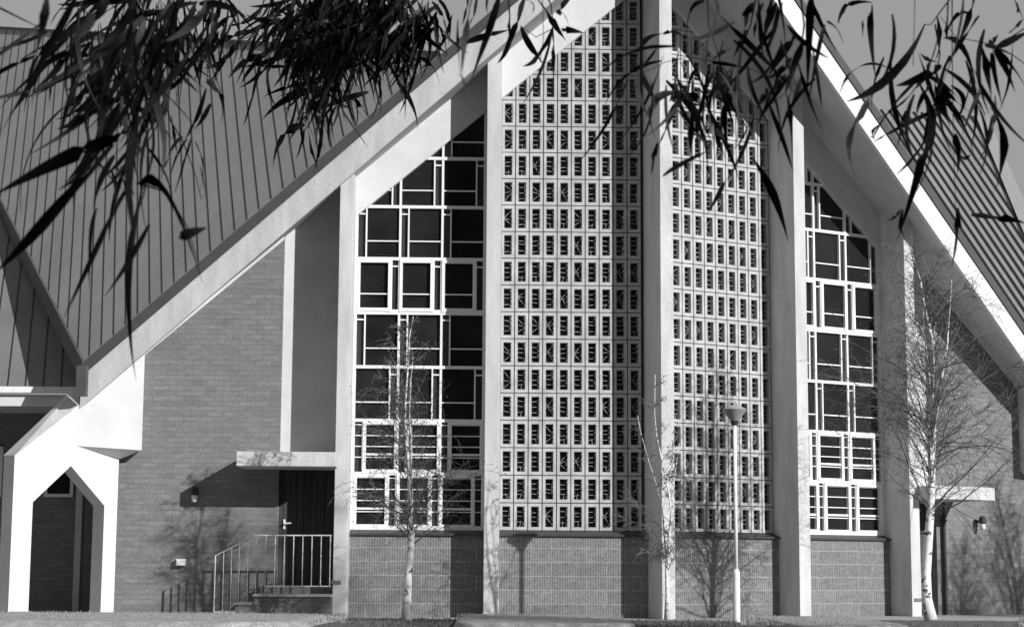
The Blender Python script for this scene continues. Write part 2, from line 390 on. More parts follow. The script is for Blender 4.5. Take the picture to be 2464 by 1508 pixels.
    lbox(fr,wa,wb,-.06,.012,1.255,1.315); vbar(wb-.02,.045,1.3,9,.008); vbar(wa+.012,.03,1.3,9,.008)
    wo_ = part(fr,'window','white2',sd)
    gl.build('pane',['glass','glass2'],wo_)
    # raking beam over screen and window
    m = MB(); lpoly(m,[(.02,beam(.02)),(s_out,beam(s_out)),(s_out,soff(s_out)+.12),(.02,soff(.02)+.12)],-.2,.05)
    part(m,'gable_beam','white',sd)
    # white panel, door, canopy, brick
    sb = 5.48 if sd=='L' else 5.6; cz = 2.12 if sd=='L' else 1.82
    m = MB(); lpoly(m,[(s_out,cz+.1),(sb+.02,cz+.1),(sb+.02,soff(sb)+.1),(s_out,soff(s_out)+.1)],-.2,-.12); part(m,'wall_panel','white',sd)
    m = MB(); lbox(m,s_out+.09,sb+.01,-.22,-.16,.3,cz+.12)
    for k in range(9):
        a = s_out+.1+k*.1; lbox(m,a,a+.09,-.17,-.15,.36,cz+.1)
    dr = part(m,'door','door',sd)
    hd = MB(); lbox(hd,sb-.1,sb-.07,-.15,-.145+.02,1.26,1.4); hd.tube([P(sb-.085,-.14,1.34),P(sb-.085,-.08,1.34),P(sb-.19,-.08,1.345)],.011,6)
    hd.build('handle','metal',dr)
    m = MB(); lbox(m,4.585+(.06 if sd=='R' else 0),5.99,-.1,.93,cz,cz+.205); part(m,'door_canopy','concrete',sd,bevel=.006)
    m = MB(); lpoly(m,[(sb,-.1),(7.93,-.1),(7.93,soff(7.93)+.1),(sb,soff(sb)+.1)],-.3,0); part(m,'brick_wall','brick',sd)
    m = MB(); lpoly(m,[(sb,soff(sb)-.055),(8.3,soff(8.3)-.055),(8.3,soff(8.3)+.05),(sb,soff(sb)+.05)],.003,.03); part(m,'eaves_trim','white',sd)
    # eaves: soffit, fascia, flashing.  The overhang grows towards the prow.
    s0, s1 = -.44, 8.3; g0 = fn(s0)
    def run(m, ns, mi=0):          # loft a 4-corner section [(n,z offset rel. to -.868 s)] from the apex to the eaves end
        q = []
        for s in (s0,s1):
            for f in ns:
                n, z = f(s); 
                ss = s if s==s1 else -n*math.tan(rad(14.5))
                q.append(P(ss,n,z-.868*ss))
        k = len(ns); m.add(q,[tuple(range(k)),tuple(range(2*k-1,k-1,-1))]+[(i,(i+1)%k,k+(i+1)%k,k+i) for i in range(k)],mi)
    m = MB(); run(m,[lambda s:(-.15,10.36),lambda s:(fn(s)-.07,10.34-.12*fn(s)),lambda s:(fn(s)-.07,10.5),lambda s:(-.15,10.6)]); part(m,'soffit','soffit',sd)
    m = MB(); run(m,[lambda s:(fn(s)-.07,10.15),lambda s:(fn(s),10.15),lambda s:(fn(s),10.605),lambda s:(fn(s)-.07,10.605)]); part(m,'fascia','concrete' if sd=='L' else 'white',sd)
    m = MB(); run(m,[lambda s:(fn(s)-.1,10.607),lambda s:(fn(s)+.025,10.607),lambda s:(fn(s)+.012,10.8),lambda s:(fn(s)-.1,10.82)]); part(m,'flashing','flash',sd)
# central fin on the prow
phi = rad(16); m = MB()
m.hexa([(-.1,.5,-.1),(.1,.5,-.1),(.1,-.66,-.1),(-.1,-.66,-.1),(-.1,.5,10.5),(.1,.5,10.5),(.1,-.66,10.4),(-.1,-.66,10.4)])
o = m.build('fin','concrete',church,rz=phi,bevel=.006)
# ---- roofs (built in world coordinates relative to the church's base)
def W(p): return Vector(p)-O
def rakeL(s): return pos('L',s,fn(s)-.05,10.8-.868*s)
def rakeR(s): return pos('R',s,fn(s)-.05,10.8-.868*s)
d = (330-1232)/F*RT-(-2150-754)/F*UP+FW; RIB = d.normalized()
p0 = rakeL(2); NL = (rakeL(3)-p0).cross(RIB).normalized()
if NL.z<0: NL = -NL
def sheet(mb, poly, n, th=.06, mi=0): mb.prism([W(p) for p in poly], n*0, -n*th, mi)
def seam(mb, a, b_, n, wd=.015, ht=.006, mi=1):
    d = (b_-a).normalized(); q = d.cross(n).normalized()*wd/2
    A, B_ = W(a), W(b_)
    mb.hexa([A-q-n*.01,A+q-n*.01,B_+q-n*.01,B_-q-n*.01,A-q+n*ht,A+q+n*ht,B_+q+n*ht,B_-q+n*ht],mi)
opL = lambda u,v: on_plane(u,v,p0,NL)
TLn, TRn = opL(-160,60), rakeL(3.15); LT = opL(-160,165); LB = rakeL(8.28)
m = MB(); sheet(m,[LB,rakeL(3.15),TLn,LT],NL)
# seams run parallel to the ridge line; clip each against the top edge and the left edge
def line_hit(a, d, p, q, n):       # a + t d meets line pq inside the plane with normal n
    e = (q-p); k = n.cross(e); den = d.dot(k)
    return (p-a).dot(k)/den if abs(den)>1e-6 else None
for i in range(-60,70):
    s = 8.2-i*.174
    if s<3.3: continue
    a = p0+(rakeL(3)-p0)*(s-2)
    t1 = line_hit(a,RIB,TRn,TLn,NL); t0 = 0
    if s>8.2:
        t0 = line_hit(a,RIB,LB,LT,NL)
    if t1 and t1>t0+.2: seam(m,a+RIB*(t0+.06),a+RIB*(t1-.02),NL)
m.build('roof',['roof','seam'],church)
m = MB(); e = (TLn-TRn).normalized()
m.prism([W(TRn),W(TLn),W(TLn)+NL*.07,W(TRn)+NL*.07],Vector((0,0,.0)),Vector((-.05,.15,.02))); m.build('ridge_capping','cap',church)
# left edge of that roof: hanging barge board
m = MB(); dn = Vector((0,0,-.34)); q = (LT-LB).cross(Vector((0,0,1))).normalized()*.1
m.hexa([W(LB)+dn,W(LB)+dn+q,W(LT)+dn+q,W(LT)+dn,W(LB)+NL*.03,W(LB)+q+NL*.03,W(LT)+q+NL*.03,W(LT)+NL*.03])
m.build('barge_board','flash',church)
RB = Vector((-math.sin(phi)*.8,math.cos(phi)*.8,.6)); m = MB(); nq = (rakeR(4)-rakeR(3)).cross(RB).normalized()
if nq.z<0: nq = -nq
sheet(m,[rakeR(-.3),rakeR(8.3),rakeR(8.3)+RB*4,rakeR(-.3)+RB*4],nq,.06)
m.build('roof',['roof','seam'],church)
m = MB(); a = W(at_y(186,880,25.98)); c = W(at_y(208,953,26.0)); m.box(a.x,c.x,a.y-.04,a.y+.1,c.z,a.z); m.build('barge_board','flash',church)
# next gable's roof seen over the right-hand eaves
p1 = at_y(2475,900,33.5); NR = Vector((-.2,-.68,.68)).normalized()
opR = lambda u,v: on_plane(u,v,p1,NR)
c1, c2, c3 = opR(2347,279), opR(2462,560), opR(2640,995)
m = MB(); sheet(m,[opR(2080,263),c1,c2,c3,opR(2640,1040),opR(2080,470)],NR)
for i in range(-8,24):
    u = 2100+i*19.5; v = 262+i*1.35; A0 = opR(u,v); A1 = opR(u+300,v+300*1.48); dd = (A1-A0).normalized()
    if u>2338: break
    ends = [t for t in (line_hit(A0,dd,c1,c2,NR),line_hit(A0,dd,c2,c3,NR),line_hit(A0,dd,c3,opR(2640,1040),NR),line_hit(A0,dd,opR(2640,1040),opR(2080,470),NR)) if t and t>.05]
    t0 = .02 if u>2085 else line_hit(A0,dd,opR(2085,280),opR(2085,465),NR)
    if ends and t0 and t0<min(ends)-.2: seam(m,A0+dd*t0,A0+dd*(min(ends)-.02),NR,.047,.012)
seam(m,c1,c2,NR,.047,.012); seam(m,c2,c3,NR,.034,.012)
m.build('roof',['roof','seam'],church)
m = MB(); c1b, c2b, c3b = opR(2376,283), opR(2497,560), opR(2680,995)
m.prism([W(c1),W(c1b),W(c2b),W(c3b),W(c3),W(c2)],NR*.05,-NR*.2); m.build('barge_board','cap',church)
# ---- eaves-end porches with gabled openings (left, and its mirror on the right)
def mir(p):
    q = Vector(p)-O; k = FR['L'][1]*0+Vector((math.cos(phi),math.sin(phi),0)); return O+q-2*k*q.dot(k)
V = Vector((-6.232,26.246,0)); ta = Vector((math.cos(rad(42)),math.sin(rad(42)),0)); na = Vector((-ta.y,ta.x,0))
tb = Vector((math.cos(rad(18)),math.sin(rad(18)),0)); nb_ = Vector((-tb.y,tb.x,0))
for sd in 'LR':
    f = (lambda p: W(p)) if sd=='L' else (lambda p: W(mir(p)))
    A = lambda t,z,d=0: f(V+ta*t+na*d+Vector((0,0,z)))
    B = lambda t,z,d=0: f(V+tb*t+nb_*d+Vector((0,0,z)))
    m = MB()
    for poly in ([(-.955,-.1),(-.65,-.1),(-.65,1.59),(-.955,1.59)],[(-.955,1.59),(-.65,1.59),(-.08,2.12),(-.08,2.926),(-.955,2.23)],
                 [(-.08,2.12),(.48,1.57),(.69,1.57),(.69,2.5),(0,2.5),(0,2.99),(-.08,2.926)],[(.48,-.1),(.69,-.1),(.69,1.57),(.48,1.57)]):
        n = len(poly); m.add([A(t,z) for t,z in poly]+[A(t,z,.32) for t,z in poly],[tuple(range(n)),tuple(range(2*n-1,n-1,-1))]+[(i,(i+1)%n,n+(i+1)%n,n+i) for i in range(n)])
    bm_o = m.build('porch_frame','white',church)
    m = MB(); m.add([B(0,2.412,-.004),B(.92,2.372,-.004),B(.64,2.25,.287),B(.0,2.34,.004)],[(0,1,2,3)]); m.add([B(.92,2.372,-.004),B(.92,2.372,.34),B(.64,2.25,.287)],[(0,1,2)]); poly = [(0.0,2.41),(0.0,2.99),(.92,3.77),(.92,2.37)]
    m.add([B(t,z,-.004) for t,z in poly]+[B(t,z,.34) for t,z in poly],[(0,1,2,3),(7,6,5,4),(0,1,5,4),(1,2,6,5),(2,3,7,6),(3,0,4,7)])
    m.build('porch_lintel','white',bm_o)
    m = MB(); q = [A(-.955,2.231),A(0,2.992),A(.2,3.1,.34),A(-.955,2.232,.34),A(.2,3.36,.34),A(-.955,2.245,.34)]
    m.add(q,[(0,1,4,5),(0,3,2,1),(1,2,4),(3,0,5),(2,3,5,4)]); m.build('porch_coping','concrete',bm_o)
# ---- low wing behind the left porch
gy = 27.5; zt = lambda v: (at_y(100,v,gy)).z
m = MB(); ze = zt(931); RW = Vector((RIB.x,RIB.y,RIB.z*.86)).normalized(); n = Vector((1,0,0)).cross(RW).normalized(); n = n if n.z>0 else -n
g0_, g1_ = Vector((-16,gy,ze)), Vector((-5.9,gy,ze)); sheet(m,[g0_,g1_,g1_+RW*9,g0_+RW*9],n,.05)
for i in range(36):
    a = Vector((-6.0-i*.268,gy,ze))+RW*.03; seam(m,a,a+RW*8.9,n,.02,.008)
m.build('wing_roof',['roof2','seam'],church)
m = MB(); m.box(-16-O.x,-6.15-O.x,gy-.12-O.y,gy-O.y,zt(946),ze-.005); m.build('gutter','metal',church)
m = MB(); m.box(-16-O.x,-6.15-O.x,gy-.02-O.y,gy+.06-O.y,zt(977),zt(949)); m.build('wing_fascia','white',church)
m = MB(); m.box(-16-O.x,-5.6-O.x,gy+.06-O.y,29.4-O.y,zt(972),zt(966)); m.build('wing_soffit','soffit',church)
m = MB(); m.box(-16-O.x,-5.6-O.x,29.2-O.y,29.5-O.y,-.1,zt(972)); wwall = m.build('wing_wall','brick',church)
for u0,u1 in ((107,179),(-70,7)):
    m = MB(); a, c = at_y(u0,1195,29.2), at_y(u1,1135,29.2); x0, x1, z0, z1 = a.x-O.x, c.x-O.x, a.z, c.z+.35; y = 29.2-O.y
    m.box(x0,x1,y-.05,y,z0,z0+.05); m.box(x1-.05,x1,y-.045,y,z0+.05,z1); m.box(x0,x0+.05,y-.045,y,z0+.05,z1); m.box(x0,x1,y-.05,y,z1,z1+.05)
    wn = m.build('wing_window','white2',wwall)
    m = MB(); m.box(x0+.05,x1-.05,y-.02,y-.004,z0+.05,z1); m.build('pane','glass',wn)
m = MB(); a = at_y(181,1300,28.6); m.box(a.x-O.x,a.x+.1-O.x,28.55-O.y,28.75-O.y,-.1,zt(972)); m.build('wing_post','soffit',church)
m = MB(); m.box(-6.0-O.x,-5.8-O.x,27.05-O.y,36-O.y,-.1,3.2); m.build('side_wall','brick',church)
m = MB(); a = W(V+ta*-.62+na*.5); m.box(a.x-.04,a.x+.1,a.y-.05,a.y+.1,-.05,.98); m.build('gate_post','cap',church)
# ================================================================== ENTRANCE STEPS, HANDRAIL
st = empty('entrance_steps', pos('L',5.4,.5,0), 'brick entrance steps with pale treads and a landing below the dark boarded door', 'steps')
def LP(s,n,z): return pos('L',s,n,z)
def lb(mb, s0,s1,n0,n1,z0,z1,ref,mi=0):
    mb.hexa([LP(s0,n0,z0)-ref,LP(s1,n0,z0)-ref,LP(s1,n1,z0)-ref,LP(s0,n1,z0)-ref,LP(s0,n0,z1)-ref,LP(s1,n0,z1)-ref,LP(s1,n1,z1)-ref,LP(s0,n1,z1)-ref],mi)
ref = Vector(st.location)
m = MB(); lb(m,4.62,5.7,-.12,.9,-.1,.295,ref); m.build('landing_base','brick',st)
m = MB(); lb(m,4.615,5.715,-.12,.93,.297,.33,ref); m.build('landing_slab','concrete',st)
for i,(a,c,z) in enumerate(((5.7,5.96,.21),(5.95,6.23,.09))):
    m = MB(); lb(m,a if i==0 else 5.96,c,.0,.9,-.1,z-.03,ref); t_ = m.build('step','brick',st)
    m = MB(); lb(m,a+(.016 if i==0 else .0),c+.012,.0,.92,z-.028,z,ref); m.build('tread','concrete',t_)
m = MB(); lb(m,4.63,5.68,-.12,.25,.332,.44,ref); m.build('threshold','brick',st)
hr = empty('handrail', pos('L',5.1,.86,.33), 'white painted steel handrail guarding the landing and the steps', 'handrail'); ref = Vector(hr.location)
Q = lambda s,n,z: LP(s,n,z)-ref
def bar(mb, s0,z0_,s1_,z1_,w_,dn=.014):
    d = Vector((s1_-s0,z1_-z0_)).normalized(); q = Vector((-d.y,d.x))*w_/2
    mb.hexa([Q(s0-q.x,.86-dn,z0_-q.y),Q(s0+q.x,.86-dn,z0_+q.y),Q(s1_+q.x,.86-dn,z1_+q.y),Q(s1_-q.x,.86-dn,z1_-q.y),
             Q(s0-q.x,.86+dn,z0_-q.y),Q(s0+q.x,.86+dn,z0_+q.y),Q(s1_+q.x,.86+dn,z1_+q.y),Q(s1_-q.x,.86+dn,z1_-q.y)])
m = MB(); bar(m,4.63,1.155,5.545,1.15,.016,.02); bar(m,5.545,1.15,5.7,1.15,.016,.02); bar(m,5.7,1.15,6.262,.858,.005,.02); bar(m,4.63,.445,5.56,.443,.014,.016)
m.build('rail','metal',hr)
for i in range(7): m = MB(); s = 4.645+i*.129; bar(m,s,.451 if i<6 else .335,s,1.147,.011); m.build('baluster','metal',hr)
for s in (5.55,5.68,5.8,5.92,6.03,6.14):
    m = MB(); zt_ = 1.142 if s<=5.7 else 1.142-(s-5.7)*.52; bar(m,s,.33 if s<5.7 else (.21 if s<5.95 else .09),s,zt_,.004); m.build('baluster','metal',hr)
m = MB(); bar(m,6.255,-.02,6.255,.868,.007,.018); m.build('newel_post','metal',hr)
# ================================================================== SMALL FITTINGS
def wall_lamp(sd, s, z, label):
    o = empty('wall_lamp', pos(sd,s,.0,z), label, 'lamp', 'bulkhead lamps on the brick walls'); R_ = AL if sd=='L' else AR
    m = MB(); m.box(-.03,.03,-.14,0,.0,.04); m.lathe([(.03,.1),(.055,.08),(.06,-.01),(.045,-.02)],(0,-.13,0)); m.build('bracket','dark',o,rz=R_)
    m = MB(); m.lathe([(.02,-.022),(.042,-.03),(.045,-.08),(.03,-.12),(.01,-.13)],(0,-.13,0)); m.build('lamp_glass','opal',o,rz=R_,smooth=True)
wall_lamp('L',6.68,1.76,'small dark wall lamp on the brick wall left of the door canopy')
wall_lamp('R',6.5,1.5,'small dark wall lamp on the brick wall right of the birch trunk')
bx = empty('meter_box', pos('L',6.86,0,.72), 'small pale metal box fixed low on the brick wall beside the steps', 'box')
m = MB(); m.box(-.065,.065,-.1,0,0,.095); m.build('housing','metal',bx,rz=AL,bevel=.006); m = MB(); m.box(-.05,.05,-.108,-.1,.012,.083); m.build('lid','metal',bx,rz=AL)
for sd,s,z,lab in (('L',4.575,.5,'small dark metal plate low on the white fin beside the handrail'),('R',4.6,.26,'small dark metal plate low on the sunlit fin behind the right birch')):
    m = MB(); m.box(-.07,.07,-.015,0,-.025,.025)
    for k in (-.05,.05): m.lathe([(.005,-.002),(.005,.002)],(k,-.018,0),8)
    tag(m.build('metal_plate','plate',rz=AL if sd=='L' else AR,loc=pos(sd,s,.602,z)), lab, 'plate')
dp = empty('shade_strip', pos('R',5.72,.05,0), 'dark upright strip standing in for shade behind the right birch trunk', 'dark_strip')  # dark bar and its clips stand in for shade at the brick return
m = MB(); m.tube([(0,0,0),(0,0,1.8)],.03,10); m.build('dark_strip','dark',dp)
for z in (.4,1.5): m = MB(); m.box(-.05,.05,-.01,.06,z,z+.03); m.build('clip','dark',dp)
# ================================================================== STREET LAMP
lb_ = at_y(1773,1518,24.17)
sl_ = empty('street_lamp', (lb_.x,lb_.y,0), 'white street lamp post with a conical grey head in front of the right screen', 'street lamp')
m = MB(); m.lathe([(.045,-.1),(.047,.0),(.047,.66),(.043,.69),(.028,.72)],(0,0,0),16); m.build('post_sleeve','post',sl_,smooth=False)
m = MB(); m.lathe([(.026,.7),(.025,2.62)],(0,0,0),16); m.build('post','post',sl_,smooth=True)
m = MB(); m.lathe([(.058,2.66),(.075,2.685),(.155,2.79),(.165,2.805),(.16,2.812)],(0,0,0),32); hd = m.build('lamp_shade','shade',sl_)
m = MB(); m.lathe([(.157,2.813),(.1,2.845),(.02,2.875),(.012,2.895),(.004,2.9)],(0,0,0),32); m.build('cap','cap',hd)
m = MB(); m.lathe([(.034,2.6),(.05,2.625),(.055,2.662)],(0,0,0),20); m.build('collar','dark',sl_)
# ================================================================== BIRCHES
def birch(name, base, trunk, rad0, height, spread, seed, label, stems=3, nb=46, lean=0, group='bare silver birches', lowest=.3):
    r = random.Random(seed); root = empty(name, base, label, 'tree', group)
    T = MB(); TW = MB()
    def wander(p, d, L, n, curl, jit):
        pts = [Vector(p)]; d = Vector(d).normalized()
        for i in range(n):
            d = (d+Vector((r.gauss(0,jit),r.gauss(0,jit),curl/n+r.gauss(0,jit)))).normalized(); pts.append(pts[-1]+d*(L/n))
        return pts
    def along(pts, t):
        x = t*(len(pts)-1); i = min(int(x),len(pts)-2); return pts[i].lerp(pts[i+1],x-i), (pts[i+1]-pts[i]).normalized()
    tp = [Vector(p) for p in trunk]; n = len(tp)
    T.tube(tp,[rad0*(1-.5*(i/(n-1))**1.0)*(1.18 if i==0 else 1) for i in range(n)],10)
    top = tp[-1]; leaders = []
    for k in range(stems):
        a = 2*math.pi*k/stems+r.uniform(-.5,.5); tilt = .0 if k==0 else r.uniform(.12,.3)
        L = (height-top.z)*(1 if k==0 else r.uniform(.62,.9))
        pts = wander(top if k==0 else along(tp,r.uniform(.75,1))[0],(math.cos(a)*tilt+lean,math.sin(a)*tilt,1),L,9,.25,.07)
        rr = rad0*(.48 if k==0 else .3)
        T.tube(pts,[max(.004,rr*(1-.93*i/9)) for i in range(10)],7); leaders.append((pts,rr,L))
    for k in range(nb):
        pts, rr, L = leaders[0] if r.random()<.45 else r.choice(leaders)
        if r.random()<lowest: p, d0 = along(tp,r.uniform(.62,1)); f = 0
        else: f = r.random()**.85; p, d0 = along(pts,f*.95)
        a = r.uniform(0,6.28); up = r.uniform(.35,1.9); Lb = spread*(1-.72*f)*r.uniform(.5,1.1)
        b = wander(p,(math.cos(a),math.sin(a),up),Lb,7,r.uniform(-.9,.5),.09)
        r0 = max(.0045,rr*.34*(1-.6*f)); T.tube(b,[max(.003,r0*(1-.85*i/7)) for i in range(8)],5,mi=1,cap=False)
        for q in range(int(6+8*Lb/spread)):
            p2, d2 = along(b,r.uniform(.15,1)); v = (d2*.8+Vector((r.gauss(0,.55),r.gauss(0,.55),r.gauss(.05,.5))))
            c = wander(p2,v,Lb*r.uniform(.16,.48),5,r.uniform(-1.0,.3),.13); TW.tube(c,[.0033,.003,.0027,.0024,.002,.0016],3,cap=False)
            for z in range(r.randint(1,4)):
                p3, d3 = along(c,r.uniform(.2,1)); v = d3*.7+Vector((r.gauss(0,.6),r.gauss(0,.6),r.gauss(-.1,.6)))
                e = wander(p3,v,Lb*r.uniform(.06,.2),3,-.3,.15); TW.tube(e,[.002,.0018,.0016,.0012],3,cap=False)
                if r.random()<.6:
                    q3 = e[-1]; h = r.uniform(.005,.009); TW.add([q3+Vector((h,0,0)),q3+Vector((-h,0,0)),q3+Vector((0,h,0)),q3+Vector((0,-h,0)),q3+Vector((0,0,h)),q3+Vector((0,0,-h*2))],[(0,2,4),(2,1,4),(1,3,4),(3,0,4),(2,0,5),(1,2,5),(3,1,5),(0,3,5)])
    T.build('trunk',['bark','twig'],root,smooth=True,recalc=False); TW.build('crown','twig',root,recalc=False)
    return root
def px3(pts, y): return [at_y(u,v,y) for u,v in pts]
def tr(pts, y):
    q = px3(pts,y); b0 = Vector((q[0].x,q[0].y,0)); return b0, [p-b0 for p in q]
b0, t_ = tr([(978,1493),(980,1440),(983,1380),(988,1320),(991,1275),(987,1230)],23.9)
birch('birch_tree',b0,t_,.063,4.0,1.1,21,'white trunked bare birch in front of the left window and its glazing bars',4,100,0,lowest=.32)
b0, t_ = tr([(1605,1490),(1606,1430),(1604,1370),(1606,1330)],24.2)
birch('birch_tree',b0,t_,.036,3.3,.7,5,'slender bare birch before the central fin, thinnest of the trees',4,46,.13,lowest=.22)
b0, t_ = tr([(2240,1490),(2230,1440),(2228,1380),(2234,1300),(2240,1220),(2243,1120),(2246,1030)],24.83)
B3 = birch('birch_tree',b0,t_,.078,5.3,1.7,33,'tall stout white trunked birch in front of the right canopy and brick wall',5,165,.035,lowest=.33)
def copy_tree(o, loc, rz, sc, label):
    c = o.copy(); COL.objects.link(c); c.location = loc; c.rotation_euler = (0,0,rz); c.scale = (sc,sc,sc); c['label'] = label
    for ch in o.children: d = ch.copy(); COL.objects.link(d); d.parent = c
    return c
copy_tree(B3,(13.1,26.2,0),2.1,.95,'bare birch standing beyond the right edge of the view')
copy_tree(B3,(12.2,25.6,0),4.0,.8,'bare birch standing beyond the right edge of the view')
copy_tree(B3,(8.9,14.6,-.3),1.0,1.7,'tall bare birch nearer the road beyond the right edge of the view')
# ================================================================== OVERHANGING GUM BRANCHES
LEAVES = []
def leaf(mb, a, m_, c, wd, y, tone, r, wide=1.0):
    ya, ym, yc = y, y+r.uniform(-.04,.04)*y, y+r.uniform(-.07,.07)*y
    A, Mi, C_ = at_y(a[0],a[1],ya), at_y(m_[0],m_[1],ym), at_y(c[0],c[1],yc)
    K = Mi*2-(A+C_)/2; n = 9; W_ = wd*wide/F*y
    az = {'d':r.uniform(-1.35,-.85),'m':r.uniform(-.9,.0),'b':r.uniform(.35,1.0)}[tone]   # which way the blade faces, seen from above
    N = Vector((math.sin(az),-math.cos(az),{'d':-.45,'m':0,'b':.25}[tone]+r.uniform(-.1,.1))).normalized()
    V_ = []; F_ = []
    for i in range(n):
        t = i/(n-1); p = A*(1-t)**2+K*2*t*(1-t)+C_*t*t; d = ((K-A)*(1-t)+(C_-K)*t).normalized()
        q = d.cross(N)
        if q.length<.25: q = d.cross(Vector((0,-1,0)))
        q.normalize()
        # foreshortened blades keep the photographed width: widen by the tilt, within reason
        see = max(.45,abs(q.dot(RT)*1.0)+abs(q.dot(UP))*.5); pr = (math.sin(math.pi*(.04+.96*t)**.75)**.9)*(1-.25*t)
        h = W_*.5*pr/see+.0004; nn = q.cross(d)*h*.3
        V_ += [p-q*h+nn,p,p+q*h+nn]
    for i in range(n-1):
        F_ += [(3*i,3*i+1,3*i+4,3*i+3),(3*i+1,3*i+2,3*i+5,3*i+4)]
    mb.add(V_,F_); mb.tint += [r.uniform(.6,1.1)*{'d':.3,'m':1.8,'b':11.0}[tone]]*len(V_)  # sun glare and leaf shade put into the colour, with slight random variation
def gum(label, spec, depth, twigs, seed, fill=(), jit=.12, ref_uv=(0,0)):
    r = random.Random(seed); mb = MB(); mb.tint = []; tw = MB()
    root_p = at_y(ref_uv[0],ref_uv[1],depth)
    root = empty('gum_branch', root_p, label, 'branch', 'leafy gum branches hanging into the top of the view')
    for q in spec:
        x0,y0,x1,y1,x2,y2,wd,tone = q[:8]; y = (q[8] if len(q)>8 else depth)*(1+r.uniform(-jit,jit))
        leaf(mb,(x0,y0),(x1,y1),(x2,y2),wd,y,tone,r,1.18)
    for (cx,cy,rx,ry,num,l0,l1,w0,w1,dep,dirs) in fill:
        for i in range(num):
            x = r.gauss(cx,rx); yv = r.gauss(cy,ry); L = r.uniform(l0,l1); a = r.gauss(dirs,.5)
            dx, dy = math.sin(a)*L, math.cos(a)*L; bow = r.uniform(-.14,.14)*L
            y = dep*(1+r.uniform(-.2,.2))
            leaf(mb,(x,yv),(x+dx/2+bow*math.cos(a),yv+dy/2-bow*math.sin(a)),(x+dx,yv+dy),r.uniform(w0,w1),y,r.choice('dddddddm' if dep>3.2 else 'ddddmmb'),r)
    for pts, y, rr in twigs:
        P3 = [at_y(p[0],p[1],y*(1+.02*i)) for i,p in enumerate(pts)]; n = len(P3)
        tw = MB(); tw.tube(P3,[max(.0006,rr*(1-.7*i/(n-1)))*y/3 for i in range(n)],6); tw.v = [tuple(Vector(p)-root_p) for p in tw.v]
        tw.build('twig','gumtwig',root,smooth=True,recalc=False)
    mb.v = [tuple(Vector(p)-root_p) for p in mb.v]
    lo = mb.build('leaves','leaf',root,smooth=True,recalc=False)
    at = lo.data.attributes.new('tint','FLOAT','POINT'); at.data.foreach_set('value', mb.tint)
    return root
near_left = [(187,-10,110,140,0,322,26,'d'),(112,-5,105,60,78,170,24,'m'),(262,-10,215,60,170,105,26,'b'),(285,330,150,385,-15,470,27,'d'),
 (275,350,150,500,-10,655,31,'d'),(258,160,250,270,240,340,36,'m'),(495,-5,460,60,390,103,22,'b'),(480,95,415,190,350,270,22,'m'),
 (335,445,405,465,487,680,15,'d'),(430,572,465,558,497,548,18,'d'),(345,450,316,700,328,918,33,'d'),(305,460,235,600,155,762,20,'d'),(235,500,222,580,215,695,17,'d'),
 (360,540,305,640,250,715,15,'m'),(330,330,312,420,318,560,24,'m'),(290,250,262,330,235,420,22,'d'),(320,60,312,150,330,260,26,'d'),(400,120,372,220,330,330,22,'m')]
gum('near gum spray with long blurred leaves hanging at the left, largest leaves in view', near_left, 2.0,
    [([(300,-60),(318,60),(330,180),(318,300),(300,400),(322,470)],2.0,.0035),([(0,20),(60,50),(95,66)],2.2,.002),([(330,440),(400,462),(450,545),(480,640)],2.0,.002)], 1,
    fill=((285,130,45,85,40,140,280,12,22,2.4,-.25),(400,60,60,50,12,110,220,12,22,2.4,-.4),(290,330,45,60,20,120,240,10,18,2.4,-.2),(200,120,50,60,14,120,240,9,16,2.6,-.35)), ref_uv=(300,-60))
left_mid = [(535,-10,522,60,505,100,20,'d'),(563,10,577,90,548,190,8,'d'),(500,100,520,150,522,200,13,'d'),(497,195,534,230,533,300,14,'m'),(497,215,475,285,445,335,14,'d'),
 (413,280,423,335,427,380,12,'d'),(467,125,473,165,485,210,11,'d'),(133,80,130,140,137,185,11,'d'),(137,185,124,215,120,250,12,'d'),(233,175,190,235,150,262,11,'d'),(233,190,195,240,160,283,11,'d'),
 (237,215,213,265,183,305,9,'d'),(440,330,410,365,392,420,7,'m'),(450,335,425,380,405,440,7,'d'),(460,335,445,390,420,465,8,'d'),(470,340,490,400,478,470,6,'m'),(360,150,340,220,300,300,14,'d'),(330,100,300,180,262,240,13,'d'),
 (420,350,400,395,385,410,6,'m'),(482,400,492,440,495,480,8,'d'),(352,260,372,320,366,395,12,'d'),(300,300,320,380,310,460,12,'d')]
gum('dark leafy gum branch in the upper left behind the near spray', left_mid, 3.6,
    [([(420,-60),(400,40),(380,140),(395,240),(410,290)],3.6,.004),([(330,-60),(330,60),(290,160),(235,180)],3.6,.003),([(520,-40),(505,100),(497,200)],3.6,.002),([(410,290),(440,340),(470,420),(485,480)],3.6,.0015)], 2,
    fill=((360,40,95,60,95,100,220,8,15,3.8,-.15),(470,40,60,45,45,70,130,9,15,3.8,-.2),(330,170,60,60,40,70,140,10,16,3.7,-.25)), ref_uv=(420,-60))
centre = [(630,140,610,233,585,305,12,'d'),(627,132,582,155,550,190,12,'d'),(643,177,650,220,665,257,12,'d'),(733,300,680,333,657,405,15,'d'),(733,310,727,347,712,383,10,'d'),(743,317,757,377,770,422,11,'d'),
 (777,277,772,350,752,423,13,'d'),(822,260,852,305,888,358,17,'d'),(848,227,872,260,893,287,11,'d'),(955,173,965,217,972,248,11,'d'),(1008,133,988,213,960,275,9,'d'),(1012,140,1042,160,1058,203,10,'d'),(1032,0,1026,83,1005,150,15,'d'),
 (1052,30,1008,100,922,200,15,'d'),(1055,0,1082,40,1078,108,12,'d'),(960,55,900,95,826,133,14,'b',4.6),(800,215,760,240,740,300,12,'d'),(770,220,745,260,735,320,12,'d'),(1040,5,1068,45,1075,90,9,'m')]
